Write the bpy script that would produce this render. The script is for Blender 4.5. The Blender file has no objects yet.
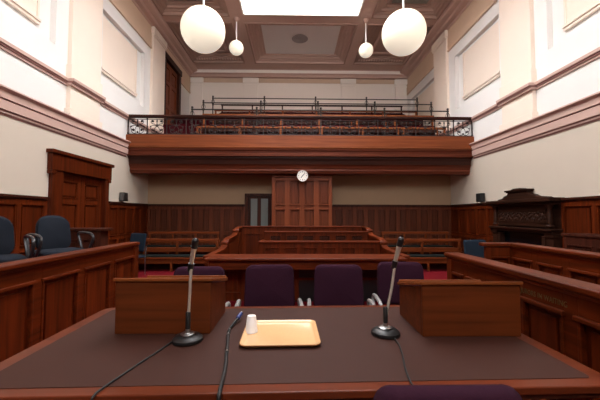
import bpy, bmesh, math, random
from mathutils import Matrix, Vector
random.seed(7)
PI = math.pi
R = math.radians
SC = bpy.context.scene
COL = SC.collection
# ------------------------------------------------------------------ materials
def lin(c):
    c /= 255.0
    return c/12.92 if c <= .04045 else ((c+.055)/1.055)**2.4
def rgb(*c): return tuple(lin(x) for x in c)+(1,)
def new_mat(name):
    m = bpy.data.materials.new(name); m.use_nodes = True
    nt = m.node_tree; b = nt.nodes['Principled BSDF']
    return m, nt, b
def plain(name, c, rough=.6, metal=0, spec=.5, noise=0, nscale=20, bump=0):
    m, nt, b = new_mat(name)
    b.inputs['Base Color'].default_value = c
    b.inputs['Roughness'].default_value = rough
    b.inputs['Metallic'].default_value = metal
    b.inputs['Specular IOR Level'].default_value = spec
    if noise or bump:
        tc = nt.nodes.new('ShaderNodeTexCoord'); n = nt.nodes.new('ShaderNodeTexNoise')
        n.inputs['Scale'].default_value = nscale; n.inputs['Detail'].default_value = 5
        nt.links.new(tc.outputs['Object'], n.inputs['Vector'])
        if noise:
            mx = nt.nodes.new('ShaderNodeMix'); mx.data_type = 'RGBA'
            d = tuple(x*(1-noise) for x in c[:3])+(1,); l = tuple(min(1, x*(1+noise)) for x in c[:3])+(1,)
            mx.inputs[6].default_value = d; mx.inputs[7].default_value = l
            nt.links.new(n.outputs['Fac'], mx.inputs[0]); nt.links.new(mx.outputs[2], b.inputs['Base Color'])
        if bump:
            bp = nt.nodes.new('ShaderNodeBump'); bp.inputs['Strength'].default_value = bump; bp.inputs['Distance'].default_value = .01
            nt.links.new(n.outputs['Fac'], bp.inputs['Height']); nt.links.new(bp.outputs['Normal'], b.inputs['Normal'])
    return m
def wood(name, c, axis='Z', rough=.45, contrast=.45, scale=1.0, coat=.04):
    """polished timber: noise stretched along the grain axis"""
    m, nt, b = new_mat(name)
    tc = nt.nodes.new('ShaderNodeTexCoord'); mp = nt.nodes.new('ShaderNodeMapping')
    s = {'X': (.6, 14, 14), 'Y': (14, .6, 14), 'Z': (14, 14, .6)}[axis]
    mp.inputs['Scale'].default_value = tuple(k*scale for k in s)
    nt.links.new(tc.outputs['Object'], mp.inputs['Vector'])
    n = nt.nodes.new('ShaderNodeTexNoise'); n.inputs['Scale'].default_value = 1.3; n.inputs['Detail'].default_value = 7; n.inputs['Distortion'].default_value = .6
    nt.links.new(mp.outputs['Vector'], n.inputs['Vector'])
    rp = nt.nodes.new('ShaderNodeValToRGB')
    d = tuple(x*(1-contrast) for x in c[:3])+(1,); l = tuple(min(1, x*(1+contrast)) for x in c[:3])+(1,)
    rp.color_ramp.elements[0].position = .3; rp.color_ramp.elements[0].color = d
    rp.color_ramp.elements[1].position = .72; rp.color_ramp.elements[1].color = l
    nt.links.new(n.outputs['Fac'], rp.inputs['Fac']); nt.links.new(rp.outputs['Color'], b.inputs['Base Color'])
    b.inputs['Roughness'].default_value = rough
    b.inputs['Coat Weight'].default_value = coat; b.inputs['Coat Roughness'].default_value = .25
    b.inputs['Specular IOR Level'].default_value = .13
    return m
def emit(name, c, s):
    m, nt, b = new_mat(name)
    b.inputs['Base Color'].default_value = (.8, .8, .8, 1)
    b.inputs['Emission Color'].default_value = c; b.inputs['Emission Strength'].default_value = s
    return m
WD = rgb(88, 33, 8)
M = dict(
    plaster=plain('white_plaster', rgb(233, 230, 226), .85, noise=.02, nscale=3),
    cream=plain('cream_plaster', rgb(240, 224, 208), .85, noise=.02, nscale=3),
    backcream=plain('light_cream_plaster', rgb(248, 238, 228), .85, noise=.02, nscale=3),
    lower=plain('ivory_plaster', rgb(206, 194, 178), .85, noise=.03, nscale=2),
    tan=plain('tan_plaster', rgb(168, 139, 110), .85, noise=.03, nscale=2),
    pink=plain('dusty_pink_moulding', rgb(194, 162, 150), .7, noise=.03, nscale=4),
    pinkdark=plain('dusty_rose_groove_shadow', rgb(126, 84, 76), .7),
    mauve=plain('mauve_brown_paint', rgb(198, 164, 150), .7, noise=.04, nscale=4),
    mauvedark=plain('dark_mauve_paint', rgb(166, 134, 120), .7, noise=.06, nscale=6),
    pale=plain('pale_grey_panel', rgb(236, 228, 224), .8, noise=.02, nscale=3),
    beige=plain('beige_falloff_frieze', rgb(214, 186, 160), .8, noise=.03, nscale=4),
    grille=plain('grey_green_grille', rgb(128, 124, 112), .6),
    carpet=plain('crimson_carpet', rgb(96, 10, 20), .95, spec=.1, noise=.2, nscale=60, bump=.3),
    gcarpet=plain('maroon_carpet', rgb(62, 16, 22), .95, spec=.1, noise=.2, nscale=60),
    woodz=wood('mahogany_upright', WD, 'Z'), woodx=wood('mahogany_across', WD, 'X'), woody=wood('mahogany_lengthwise', WD, 'Y'),
    gwood=wood('oiled_cedar_across', rgb(124, 64, 34), 'X', contrast=.3),
    gwoodlight=wood('honey_cedar_across', rgb(132, 74, 40), 'X', contrast=.3),
    gwoodlow=wood('russet_cedar_across', rgb(98, 47, 30), 'X', contrast=.3),
    gdark=wood('dark_cedar_across', rgb(60, 32, 24), 'X', contrast=.3),
    backz=wood('brown_mahogany_upright', rgb(94, 49, 31), 'Z', contrast=.3, rough=.5),
    fieldz=wood('mahogany_field_upright', rgb(78, 28, 6), 'Z', rough=.45, coat=.04),
    backfield=wood('brown_mahogany_field', rgb(80, 41, 26), 'Z', contrast=.3, rough=.5, coat=.05),
    screenfield=wood('red_cedar_field', rgb(100, 49, 28), 'Z', contrast=.25),
    screenz=wood('red_cedar_upright', rgb(122, 62, 36), 'Z', contrast=.2),
    darkz=wood('dark_mahogany_upright', rgb(62, 30, 20), 'Z'),
    mantel=wood('blackened_oak', rgb(46, 25, 16), 'Y', rough=.5),
    lectern=wood('reddish_lectern_wood', rgb(92, 42, 16), 'X', contrast=.3),
    lecternlight=wood('light_lectern_lip', rgb(118, 62, 28), 'X', contrast=.3),
    border=wood('table_border_wood', rgb(94, 42, 22), 'X', contrast=.3, rough=.3),
    leather=plain('brown_leather_top', rgb(60, 35, 28), .55, spec=.14, noise=.1, nscale=5, bump=.08),
    plum=plain('plum_fabric', rgb(48, 23, 37), .95, spec=.08, noise=.12, nscale=90, bump=.15),
    blue=plain('navy_fabric', rgb(27, 32, 41), .9, spec=.2, noise=.12, nscale=90, bump=.15),
    teal=plain('steel_blue_fabric', rgb(24, 37, 50), .9, spec=.2, noise=.12, nscale=90),
    seatdark=plain('dark_green_leather', rgb(17, 22, 20), .75, spec=.15),
    benchwood=wood('light_bench_wood', rgb(104, 48, 20), 'X', contrast=.3),
    black=plain('black_plastic', rgb(18, 18, 19), .4), rubber=plain('black_rubber', rgb(14, 14, 14), .6),
    iron=plain('dark_iron', rgb(48, 36, 34), .5, metal=.3), iron2=plain('bronzed_iron', rgb(62, 56, 52), .45, metal=.5),
    satin=plain('satin_nickel', rgb(214, 206, 192), .42, metal=.7),
    silver=plain('brushed_metal', rgb(190, 190, 188), .3, metal=1), steel=plain('gunmetal', rgb(110, 110, 112), .4, metal=1),
    armdark=plain('dark_arm_plastic', rgb(46, 44, 46), .3),
    armgrey=plain('grey_arm_plastic', rgb(140, 138, 136), .3),
    brass=plain('brass', rgb(176, 136, 70), .3, metal=1),
    gold=plain('old_gold_paint', rgb(92, 68, 32), .5),
    opal=emit('opal_glass', (1.0, .95, .80, 1), .3),
    whitepaint=plain('white_enamel', rgb(240, 238, 232), .4),
    tray=plain('tan_tray_plastic', rgb(226, 184, 134), .2, spec=.6, noise=.04, nscale=40),
    foam=plain('white_foam', rgb(240, 238, 236), .55),
    clockface=plain('clock_face', rgb(240, 236, 228), .5), bluecap=plain('blue_plug', rgb(34, 48, 110), .4),
    frost=plain('frosted_glass', rgb(112, 118, 114), .35), mirror=plain('black_glass', rgb(10, 14, 20), .12),
    brick=plain('sooty_brick', rgb(30, 22, 20), .9, noise=.3, nscale=12), soot=plain('soot_black', rgb(12, 11, 11), .9),
    fillglow=emit('fill_panel_glow', (.94, .97, 1.0, 1), 5.2),
    sky=emit('laylight_glow', (.95, .98, 1.0, 1), 9.0),
)
M['opal'].node_tree.nodes['Principled BSDF'].inputs['Base Color'].default_value = rgb(240, 230, 204); M['opal'].node_tree.nodes['Principled BSDF'].inputs['Roughness'].default_value = .3
# ------------------------------------------------------------------ mesh builder
class MB:
    def __init__(s, mat=None): s.v = []; s.f = []; s.M = mat or Matrix()
    def add(s, vs, fs):
        o = len(s.v); s.v += [tuple(s.M @ Vector(v)) for v in vs]; s.f += [tuple(i+o for i in f) for f in fs]; return s
    def box(s, x0, x1, y0, y1, z0, z1):
        if x0 > x1: x0, x1 = x1, x0
        if y0 > y1: y0, y1 = y1, y0
        if z0 > z1: z0, z1 = z1, z0
        return s.add([(x0,y0,z0),(x1,y0,z0),(x1,y1,z0),(x0,y1,z0),(x0,y0,z1),(x1,y0,z1),(x1,y1,z1),(x0,y1,z1)],
              [(0,3,2,1),(4,5,6,7),(0,1,5,4),(1,2,6,5),(2,3,7,6),(3,0,4,7)])
    def prism(s, poly, a0, a1, axis='X'):
        """poly: list of 2-D points; axis X -> (y,z), Y -> (x,z), Z -> (x,y)"""
        def P(p, a): return {'X': (a, p[0], p[1]), 'Y': (p[0], a, p[1]), 'Z': (p[0], p[1], a)}[axis]
        n = len(poly); vs = [P(p, a0) for p in poly]+[P(p, a1) for p in poly]
        fs = [tuple(range(n))[::-1], tuple(range(n, 2*n))]+[(i, (i+1) % n, n+(i+1) % n, n+i) for i in range(n)]
        return s.add(vs, fs)
    def lathe(s, prof, c=(0,0,0), seg=24, axis='Z'):
        vs = []; fs = []
        for r, h in prof:
            for k in range(seg):
                a = 2*PI*k/seg; x, y = r*math.cos(a), r*math.sin(a)
                q = {'Z': (x, y, h), 'Y': (x, h, y), 'X': (h, x, y)}[axis]
                vs.append((c[0]+q[0], c[1]+q[1], c[2]+q[2]))
        for i in range(len(prof)-1):
            for k in range(seg):
                fs.append((i*seg+k, i*seg+(k+1) % seg, (i+1)*seg+(k+1) % seg, (i+1)*seg+k))
        fs.append(tuple(range(seg))[::-1]); fs.append(tuple((len(prof)-1)*seg+k for k in range(seg)))
        return s.add(vs, fs)
    def sphere(s, c, r, seg=16, rings=10, sq=(1,1,1)):
        prof = [(max(1e-4, r*math.sin(PI*i/rings)), -r*math.cos(PI*i/rings)) for i in range(rings+1)]
        vs = []; n = seg; fs = []
        for rr, h in prof:
            for k in range(seg):
                a = 2*PI*k/seg; vs.append((c[0]+rr*math.cos(a)*sq[0], c[1]+rr*math.sin(a)*sq[1], c[2]+h*sq[2]))
        for i in range(rings):
            for k in range(n): fs.append((i*n+k, i*n+(k+1) % n, (i+1)*n+(k+1) % n, (i+1)*n+k))
        fs.append(tuple(range(n))[::-1]); fs.append(tuple(rings*n+k for k in range(n)))
        return s.add(vs, fs)
    def tube(s, pts, r, seg=8, smooth=0):
        pts = [Vector(p) for p in pts]
        if smooth and len(pts) > 2:
            out = []
            P = [pts[0]*2-pts[1]]+pts+[pts[-1]*2-pts[-2]]
            for i in range(1, len(P)-2):
                for k in range(smooth):
                    t = k/smooth; a, b, c, d = P[i-1], P[i], P[i+1], P[i+2]
                    out.append(.5*((2*b)+(c-a)*t+(2*a-5*b+4*c-d)*t*t+(3*b-a-3*c+d)*t**3))
            out.append(pts[-1]); pts = out
        rs = r if isinstance(r, (list, tuple)) else None
        vs = []; fs = []; n = len(pts)
        up = Vector((0,0,1)); t0 = (pts[1]-pts[0]).normalized()
        if abs(t0.dot(up)) > .95: up = Vector((1,0,0))
        nrm = (up-t0*up.dot(t0)).normalized()
        for i, p in enumerate(pts):
            t = (pts[min(i+1, n-1)]-pts[max(i-1, 0)]).normalized()
            nrm = (nrm-t*nrm.dot(t)).normalized(); bn = t.cross(nrm)
            rr = (rs[0]+(rs[1]-rs[0])*i/(n-1)) if rs else r
            for k in range(seg):
                a = 2*PI*k/seg; vs.append(tuple(p+nrm*rr*math.cos(a)+bn*rr*math.sin(a)))
        for i in range(n-1):
            for k in range(seg): fs.append((i*seg+k, i*seg+(k+1) % seg, (i+1)*seg+(k+1) % seg, (i+1)*seg+k))
        fs.append(tuple(range(seg))[::-1]); fs.append(tuple((n-1)*seg+k for k in range(seg)))
        return s.add(vs, fs)
    def pad(s, w, h, t, rad, bow=0, inset=.02, taper=0, n=7):
        """upholstered pad in the XZ plane, thickness along Y, origin at its centre"""
        def outline(ins):
            a, b, r = w/2-ins, h/2-ins, max(.005, rad-ins); o = []
            for cx, cz, st in ((a-r, b-r, 0), (-a+r, b-r, 1), (-a+r, -b+r, 2), (a-r, -b+r, 3)):
                for k in range(n): 
                    g = PI/2*(st+k/(n-1)); o.append((cx+r*math.cos(g), cz+r*math.sin(g)))
            return o
        rings = [(-t/2, inset*2.2), (-t/2*.8, inset*.5), (-t/2*.3, 0), (t/2*.3, 0), (t/2*.8, inset*.5), (t/2, inset*2.2)]
        vs = []; fs = []; N = 4*n
        for y, ins in rings:
            for x, z in outline(ins):
                k = 1-taper*(z/h+.5); vs.append((x*k, y+bow*(x/(w/2))**2, z))
        for i in range(len(rings)-1):
            for k in range(N): fs.append((i*N+k, i*N+(k+1) % N, (i+1)*N+(k+1) % N, (i+1)*N+k))
        vs.append((0, -t/2*1.08, 0)); c0 = len(vs)-1; vs.append((0, t/2*1.08, 0)); c1 = c0+1
        for k in range(N):
            fs.append((c0, (k+1) % N, k)); fs.append((c1, (len(rings)-1)*N+k, (len(rings)-1)*N+(k+1) % N))
        return s.add(vs, fs)
    def grid_holes(s, u0, u1, v0, v1, holes, fn):
        """rectangle with rectangular holes; fn(u0,u1,v0,v1) emits one solid cell"""
        us = sorted({u0, u1, *[h[0] for h in holes], *[h[1] for h in holes]}); us = [u for u in us if u0 <= u <= u1]
        vs = sorted({v0, v1, *[h[2] for h in holes], *[h[3] for h in holes]}); vs = [v for v in vs if v0 <= v <= v1]
        for a, b in zip(us, us[1:]):
            run = None
            for c, d in zip(vs, vs[1:]):
                mu, mv = (a+b)/2, (c+d)/2
                hole = any(h[0] < mu < h[1] and h[2] < mv < h[3] for h in holes)
                if hole:
                    if run: fn(a, b, *run); run = None
                else: run = (run[0], d) if run else (c, d)
            if run: fn(a, b, *run)
        return s
    def obj(s, name, mat, parent=None, bevel=0, smooth=False, angle=40, seg=2):
        me = bpy.data.meshes.new(name); me.from_pydata(s.v, [], s.f); me.validate()
        bm = bmesh.new(); bm.from_mesh(me); bmesh.ops.recalc_face_normals(bm, faces=bm.faces); bm.to_mesh(me); bm.free()
        me.materials.append(M[mat] if isinstance(mat, str) else mat)
        if smooth:
            for p in me.polygons: p.use_smooth = True
            me.set_sharp_from_angle(angle=R(angle))
        o = bpy.data.objects.new(name, me); COL.objects.link(o)
        if parent: o.parent = parent
        if bevel:
            b = o.modifiers.new('bevel', 'BEVEL'); b.width = bevel; b.segments = seg; b.limit_method = 'ANGLE'; b.angle_limit = R(50)
        return o
def tag(o, label, cat, group=None, kind=None):
    o['label'] = label; o['category'] = cat
    if group: o['group'] = group
    if kind: o['kind'] = kind
    return o
def thing(name, label, cat, loc=(0,0,0), rz=0, group=None):
    o = bpy.data.objects.new(name, None); o.empty_display_size = .1; COL.objects.link(o)
    o.location = loc; o.rotation_euler = (0,0,rz)
    return tag(o, label, cat, group)
def struct(o, label, cat='structure'):
    o['kind'] = 'structure'; o['label'] = label; o['category'] = cat; return o
def sthing(name, label, cat, loc=(0,0,0), rz=0):
    return struct(thing(name, label, cat, loc, rz), label, cat)
def kids(o): return [c for c in bpy.data.objects if c.parent == o]
def dup(o, loc=None, rz=None, label=None, parent=None):
    c = o.copy(); COL.objects.link(c)
    if parent: c.parent = parent
    if loc is not None: c.location = loc
    if rz is not None: c.rotation_euler = (0,0,rz)
    if label: c['label'] = label
    for k in kids(o): dup(k, parent=c)
    return c
def frame(o, x, n):
    """matrix: local X along x, local Y along n (outward), Z up, origin o"""
    x = Vector(x); n = Vector(n); z = Vector((0,0,1))
    m = Matrix(((x.x, n.x, z.x, o[0]), (x.y, n.y, z.y, o[1]), (x.z, n.z, z.z, o[2]), (0,0,0,1)))
    return m
def panelling(mb, L, z0, z1, cols, rows=None, st=.09, th=.045, fld=.02, fb=None):
    """joined framing of stiles and rails with sunk raised-field panels; cols = list of (start, end) along L"""
    rows = rows or [(z0+.18, z1-.12)]
    holes = [(a, b, c, d) for a, b in cols for c, d in rows]
    fb = fb or mb
    fb.box(0, L, 0, .012, z0, z1)
    mb.grid_holes(0, L, z0, z1, holes, lambda a, b, c, d: mb.box(a, b, .012, th, c, d))
    for a, b, c, d in holes:
        # planted moulding round the hole and raised field
        w = .022
        mb.box(a, b, .012, th+.012, d-w, d); mb.box(a, b, .012, th+.02, c, c+w)
        mb.box(a, a+w, .012, th*.8, c+w, d-w); mb.box(b-w, b, .012, th*.8, c+w, d-w)
        if b-a > .2: fb.box(a+.055, b-.055, .012, .012+fld, c+.055, d-.055)
def cols_even(L, n, st=.09, end=None):
    end = st if end is None else end
    w = (L-2*end-(n-1)*st)/n
    return [(end+i*(w+st), end+i*(w+st)+w) for i in range(n)]
XL, XR, YB, YU, YF = -5.27, 5.73, 11.57, 15.9, -3.0
ZS = 8.67                                                # soffit of the ceiling beams
# ------------------------------------------------------------------ setting: floor, walls
struct(MB().box(XL-.3, XR+.3, YF-.2, YB+.2, -.1, 0).obj('floor', 'carpet'), 'crimson carpeted courtroom floor', 'floor')
def side_wall(side, X, s, holes, label):
    m = MB()
    m.grid_holes(YF, YU+.2, 0, 9.2, holes, lambda a, b, c, d: m.box(X, X-s*.13, a, b, c, d))
    m.box(X-s*.13, X-s*.3, YF, YU+.2, 0, 9.2)
    w = struct(m.obj('wall_'+side, 'plaster'), label, 'wall')
    return w
# s = +1: room lies on the +X side
BAYS = [(4.5, 6.98, 5.2, 7.13), (8.66, 11.1, 5.2, 7.13), (12.85, 15.5, 5.2, 7.13), (.3, 2.9, 5.2, 7.13)]
wl = side_wall('left', XL, 1, [BAYS[0], BAYS[1], BAYS[3], (12.6, 14.55, 5.0, 8.02), (7.2, 8.95, 0, 2.5)], 'left white upper wall with pilasters and sunk panels')
wr = side_wall('right', XR, -1, [BAYS[0], BAYS[1], BAYS[2], BAYS[3]], 'right white upper wall with pilasters and sunk panels')
def wall_dressing(w, X, s, tri, bays, side):
    # sunk bay: raised inner panel with a sill moulding
    for a, b, c, d in bays:
        m = MB(); xi = X-s*.13
        m.box(xi, xi+s*.03, a+.12, b-.4, c+.34, d-.1)
        m.obj('inset_panel', 'cream', w, bevel=.008)
        m = MB()
        m.box(xi, xi+s*.10, a+.08, b-.36, c+.28, c+.33); m.box(xi, xi+s*.07, a+.08, b-.36, c+.22, c+.28)
        m.box(xi, xi+s*.05, b-.41, b-.36, c+.33, d-.08); m.box(xi, xi+s*.05, a+.08, a+.13, c+.33, d-.08)
        m.obj('panel_moulding', 'cream', w)
    # cream ivory dado of the wall below the band
    lo = MB()
    for a, b, z0 in ([(YF, 6.9, 1.8), (6.9, 9.05, 2.6), (9.05, YB, 1.8)] if side == 'left' else [(YF, YB, 1.8)]): lo.box(X, X+s*.012, a, b, z0, 3.27)
    lo.obj('lower_plaster', 'lower', w)
    # pilasters
    for a, b in ((7.36, 8.48), (11.55, 12.62), (3.15, 4.27), (-1.0, .1)):
        m = MB(); z0 = 3.73
        m.box(X, X+s*.10, a, b, z0, 8.34)
        m.box(X, X+s*.135, a-.03, b+.03, 4.56, 4.93); m.box(X, X+s*.15, a-.045, b+.045, z0, 3.9)
        m.box(X, X+s*.13, a-.02, b+.02, 8.02, 8.1); m.box(X, X+s*.15, a-.05, b+.05, 8.1, 8.34)
        m.obj('pilaster', 'cream', w, bevel=.006)
    # frieze below the cornice, light fall-off painted in as beige
    fz = MB()
    for a, b, z0 in ([(YF, 12.6, 7.56), (12.6, 14.55, 8.03), (14.55, YU, 7.56)] if side == 'left' else [(YF, YU, 7.56)]):
        fz.box(X, X+s*.035, a, b, z0, 8.34)
        if z0 < 8: fz.box(X, X+s*.06, a, b, 7.52, 7.58)
    fz.obj('frieze', 'beige', w)
side_pil = ((7.36, 8.48), (11.55, 12.62), (3.15, 4.27), (-1.0, .1))
wall_dressing(wl, XL, 1, None, [BAYS[0], BAYS[1], BAYS[3]], 'left')
wall_dressing(wr, XR, -1, None, [BAYS[0], BAYS[1], BAYS[2], BAYS[3]], 'right')
# string course and pink band on both side walls, breaking round the pilasters
n = 1
for X, s, side in ((XL, 1, 'left'), (XR, -1, 'right')):
    t = sthing('trim_%d' % n, 'dusty pink string course along the %s wall at gallery rail height' % side, 'moulding'); n += 1
    m = MB(); d = MB()
    segs = []; y = YF
    end = 12.62 if side == 'left' else YU
    for a, b in sorted(side_pil):
        segs += [(y, a-.06, 0), (a-.06, b+.06, .13)]; y = b+.06
    segs += [(y, end, 0)]
    for a, b, o in segs:
        if b > end: b = end
        if b <= a: continue
        m.box(X, X+s*(.085+o), a, b, 4.52, 4.585); m.box(X, X+s*(.035+o), a, b, 4.43, 4.475)
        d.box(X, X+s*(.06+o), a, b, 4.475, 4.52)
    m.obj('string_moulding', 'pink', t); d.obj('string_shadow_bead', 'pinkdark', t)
    t = sthing('trim_%d' % n, 'broad dusty pink band with a dark groove along the %s wall below the string course' % side, 'moulding'); n += 1
    m = MB(); d = MB()
    m.box(X, X+s*.10, YF, 10.0, 3.535, 3.73); m.box(X, X+s*.085, YF, 10.0, 3.34, 3.505)
    m.box(X, X+s*.05, YF, 10.0, 3.285, 3.32)
    m.prism([(X, 3.73), (X+s*.16, 3.73), (X+s*.17, 3.70), (X+s*.10, 3.66), (X, 3.66)], YF, 10.0, 'Y')
    d.box(X, X+s*.05, YF, 10.0, 3.505, 3.535); d.box(X, X+s*.06, YF, 10.0, 3.32, 3.34); d.box(X, X+s*.03, YF, 10.0, 3.25, 3.285)  # dark groove, and strips painted as the shadow along the band bottom
    m.obj('band_moulding', 'pink', t); d.obj('band_groove_and_shadow', 'pinkdark', t)
# lower back wall under the gallery, upper back wall behind the gallery, wall behind the camera
struct(MB().grid_holes(XL-.3, XR+.3, 0, 3.4, [(-1.70, -.80, -1, 2.14)], lambda a, b, c, d: None) and
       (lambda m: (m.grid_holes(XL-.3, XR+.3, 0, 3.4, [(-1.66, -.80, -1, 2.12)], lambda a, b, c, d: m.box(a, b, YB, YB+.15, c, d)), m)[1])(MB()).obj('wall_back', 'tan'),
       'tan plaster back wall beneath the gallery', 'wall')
wu = struct(MB().box(XL-.3, XR+.3, YU, YU+.2, 3.4, 9.2).obj('wall_back_upper', 'backcream'), 'pale upper back wall behind the gallery seats', 'wall')
for a, b in ((-5.16, -4.61), (-2.55, -1.85), (2.35, 3.05), (5.1, 5.66)):
    m = MB(); m.box(a, b, YU-.1, YU, 5.6, 8.3).box(a-.04, b+.04, YU-.14, YU, 8.05, 8.3).box(a-.02, b+.02, YU-.12, YU, 7.9, 7.95)
    m.obj('pilaster', 'backcream', wu, bevel=.006)
MB().box(XL, XR, YU-.03, YU, 8.1, 8.3).obj('frieze', 'beige', wu)
struct(MB().box(XL-.3, XR+.3, YF-.2, YF, 0, 9.2).obj('wall_front', 'lower'), 'plain wall behind the bench', 'wall')
wn = sthing('fill_panel', 'added unseen glowing panel lighting the gallery and back wall', 'window')  # added out of view to brighten the gallery and back wall
MB().box(-3.6, 4.0, YF+.02, YF+.04, 5.2, 8.1).obj('fill_panel_face', 'fillglow', wn)
m = MB()
for k in range(7): m.box(-3.63+k*1.27, -3.57+k*1.27, YF, YF+.08, 5.15, 8.15)
m.box(-3.6, 4.05, YF, YF+.08, 5.13, 5.2).box(-3.6, 4.05, YF, YF+.08, 8.1, 8.17).box(-3.6, 4.05, YF, YF+.07, 6.9, 6.95)
m.obj('fill_panel_frame', 'whitepaint', wn)
# ------------------------------------------------------------------ cornice
n = 5
for X, s, side in ((XL, 1, 'left'), (XR, -1, 'right')):
    p = [(X, 8.32), (X+s*.05, 8.32), (X+s*.07, 8.40), (X+s*.20, 8.43), (X+s*.24, 8.50), (X+s*.40, 8.53), (X+s*.45, 8.58), (X+s*.45, ZS+.02), (X, ZS+.02)]
    struct(MB().prism(p, YF, YU, 'Y').obj('trim_%d' % n, 'mauve'), 'brown cornice along the top of the %s wall' % side, 'cornice'); n += 1
m = MB().box(XL, XR, YU-.2, YU, 8.32, 8.46).box(XL, XR, YU-.26, YU, 8.46, 8.5)
t = struct(m.obj('trim_%d' % n, 'mauve'), 'brown and buff cornice across the upper back wall', 'cornice'); n += 1
MB().box(XL, XR, YU-.255, YU, 8.50, 8.65).obj('cornice_band', 'backcream', t)
MB().box(XL, XR, YU-.29, YU, 8.65, ZS+.02).obj('cornice_crown', 'mauve', t)
# ------------------------------------------------------------------ ceiling with coffers and laylight
COFF = [(-1.83, 2.33, 11.8, 14.9, 'pale'), (-4.75, -2.42, 11.8, 14.9, 'side'), (2.86, 5.2, 11.8, 14.9, 'side'),
        (-4.75, -2.42, 7.4, 11.3, 'vent'), (2.86, 5.2, 7.4, 11.3, 'vent'), (-4.75, -2.42, 2.9, 6.9, 'vent'), (2.86, 5.2, 2.9, 6.9, 'vent'), (-4.75, -2.42, -2.0, 2.4, 'side'), (2.86, 5.2, -2.0, 2.4, 'side')]
SKY = [(-1.87, 2.33, 3.0, 11.25)]
m = MB()
m.grid_holes(XL-.3, XR+.3, YF, YU+.2, [c[:4] for c in COFF]+SKY, lambda a, b, c, d: m.box(a, b, c, d, ZS, 9.0))
cei = struct(m.obj('ceiling', 'mauve'), 'brown coffered ceiling with a central laylight', 'ceiling')
def ring(mb, rects):
    vs = []; fs = []
    for a, b, c, d, z in rects: vs += [(a, c, z), (b, c, z), (b, d, z), (a, d, z)]
    for i in range(len(rects)-1):
        for k in range(4): fs.append((i*4+k, i*4+(k+1) % 4, (i+1)*4+(k+1) % 4, (i+1)*4+k))
    mb.add(vs, fs); return mb
for a, b, c, d, kind in COFF:
    def ins(k, z, ky=None): 
        ky = k if ky is None else ky
        return (a+k, b-k, c+ky, d-ky, z)
    ring(MB(), [ins(0, ZS-.03), ins(-.06, ZS-.03), ins(-.06, ZS+.01)]).obj('coffer_bead', 'mauvedark', cei)
    ring(MB(), [ins(0, ZS-.03), ins(.02, ZS+.06), ins(.10, ZS+.07), ins(.12, ZS+.10), ins(.22, ZS+.11), ins(.26, ZS+.17), ins(.38, ZS+.18), ins(.42, ZS+.24, .36), ins(.5, ZS+.25, .36)]).obj('coffer_moulding', 'mauvedark' if kind != 'pale' else 'mauve', cei)
    MB().box(a+.02, b-.02, c+.02, d-.02, ZS+.25, ZS+.3).obj('coffer_panel', 'pale' if kind == 'pale' else 'mauvedark', cei)
    if kind == 'vent':
        g = MB(); zz = ZS+.25
        for yy in (d-.62,):
            g.box(a+.55, b-.55, yy, yy+.2, zz-.02, zz)
            x = a+.58
            while x < b-.6:
                g.lathe([(.045, zz-.04), (.045, zz-.02)], (x, yy+.1, 0), 8); x += .125
        g.obj('ceiling_grille', 'grille', cei)
        MB().box(a+.6, b-.6, c+.7, d-.8, zz-.03, zz).obj('coffer_field', 'mauve', cei, bevel=.01)
    if kind == 'side':
        m = MB(); zz = ZS+.25
        for yy in (c+.5, d-.62): m.box(a+.6, b-.6, yy, yy+.12, zz-.04, zz)
        m.box(a+.6, a+.72, c+.5, d-.5, zz-.04, zz); m.box(b-.72, b-.6, c+.5, d-.5, zz-.04, zz)
        m.obj('coffer_rib', 'mauve', cei)
        m = MB()
        for k in range(14):
            yy = c+.1+k*(d-c-.2)/13
        m2 = MB()
        x = a+.15
        while x < b-.1:
            m2.box(x, x+.06, d-.2, d-.1, ZS+.05, ZS+.12); x += .12
        m2.obj('dentils', 'mauve', cei)
# plaster vent rosette in the pale coffer
m = MB()
for r in (.34, .26, .18, .10): m.lathe([(r, 8.9-.02-(.34-r)*.08), (r-.03, 8.9-.035-(.34-r)*.08), (r-.05, 8.92)], (.22, 13.2, 0), 32)
m.box(-.1, .54, 13.17, 13.23, 8.87, 8.91)
m.obj('ceiling_rosette', plain('mid_grey_plaster', rgb(168, 158, 156), .8), cei, smooth=True)
a, b, c, d = SKY[0]
sk = sthing('window_1', 'large bright laylight of frosted panes in the middle of the ceiling', 'skylight')
MB().box(a, b, c, d, 8.86, 8.9).obj('laylight_glass', 'sky', sk)
m = MB()
for x in (a, b-.05): m.box(x, x+.05, c, d, ZS-.03, 8.86)
for y in (c, d-.05): m.box(a, b, y, y+.05, ZS-.03, 8.86)
m.obj('laylight_frame', 'whitepaint', sk)
m = MB(); y = d-.3
while y > c+.1: m.box(a+.05, b-.05, y, y+.04, 8.76, 8.86); y -= .27
m.obj('glazing_bars', 'pink', sk)
# ------------------------------------------------------------------ wainscot
n = 8
def wains(name, o, x, nn, L, cols, label, mat, mat2, ztop=1.83):
    m = MB(frame(o, x, nn)); fb = MB(frame(o, x, nn))
    panelling(m, L, 0, ztop-.06, cols, [(.2, .75), (.84, ztop-.16)], th=.055, fb=fb)
    t = struct(m.obj(name, mat), label, 'wainscot')
    fb.obj('panel_fields', mat2, t)
    m = MB(frame(o, x, nn)); m.box(0, L, 0, .065, ztop-.085, ztop-.05).box(0, L, 0, .10, ztop-.05, ztop).box(0, L, 0, .06, 0, .16)
    m.obj('ledge', 'darkz', t, bevel=.006)
    return t
wains('trim_8', (XL, YF, 0), (0,1,0), (1,0,0), 6.86-YF, cols_even(6.86-YF, 15), 'red brown panelled wainscot along the left wall before the double door', 'woodz', 'fieldz')
wains('trim_9', (XL, 9.09, 0), (0,1,0), (1,0,0), YB-9.09, cols_even(YB-9.09, 5), 'red brown panelled wainscot along the left wall beyond the double door', 'woodz', 'fieldz')
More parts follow.
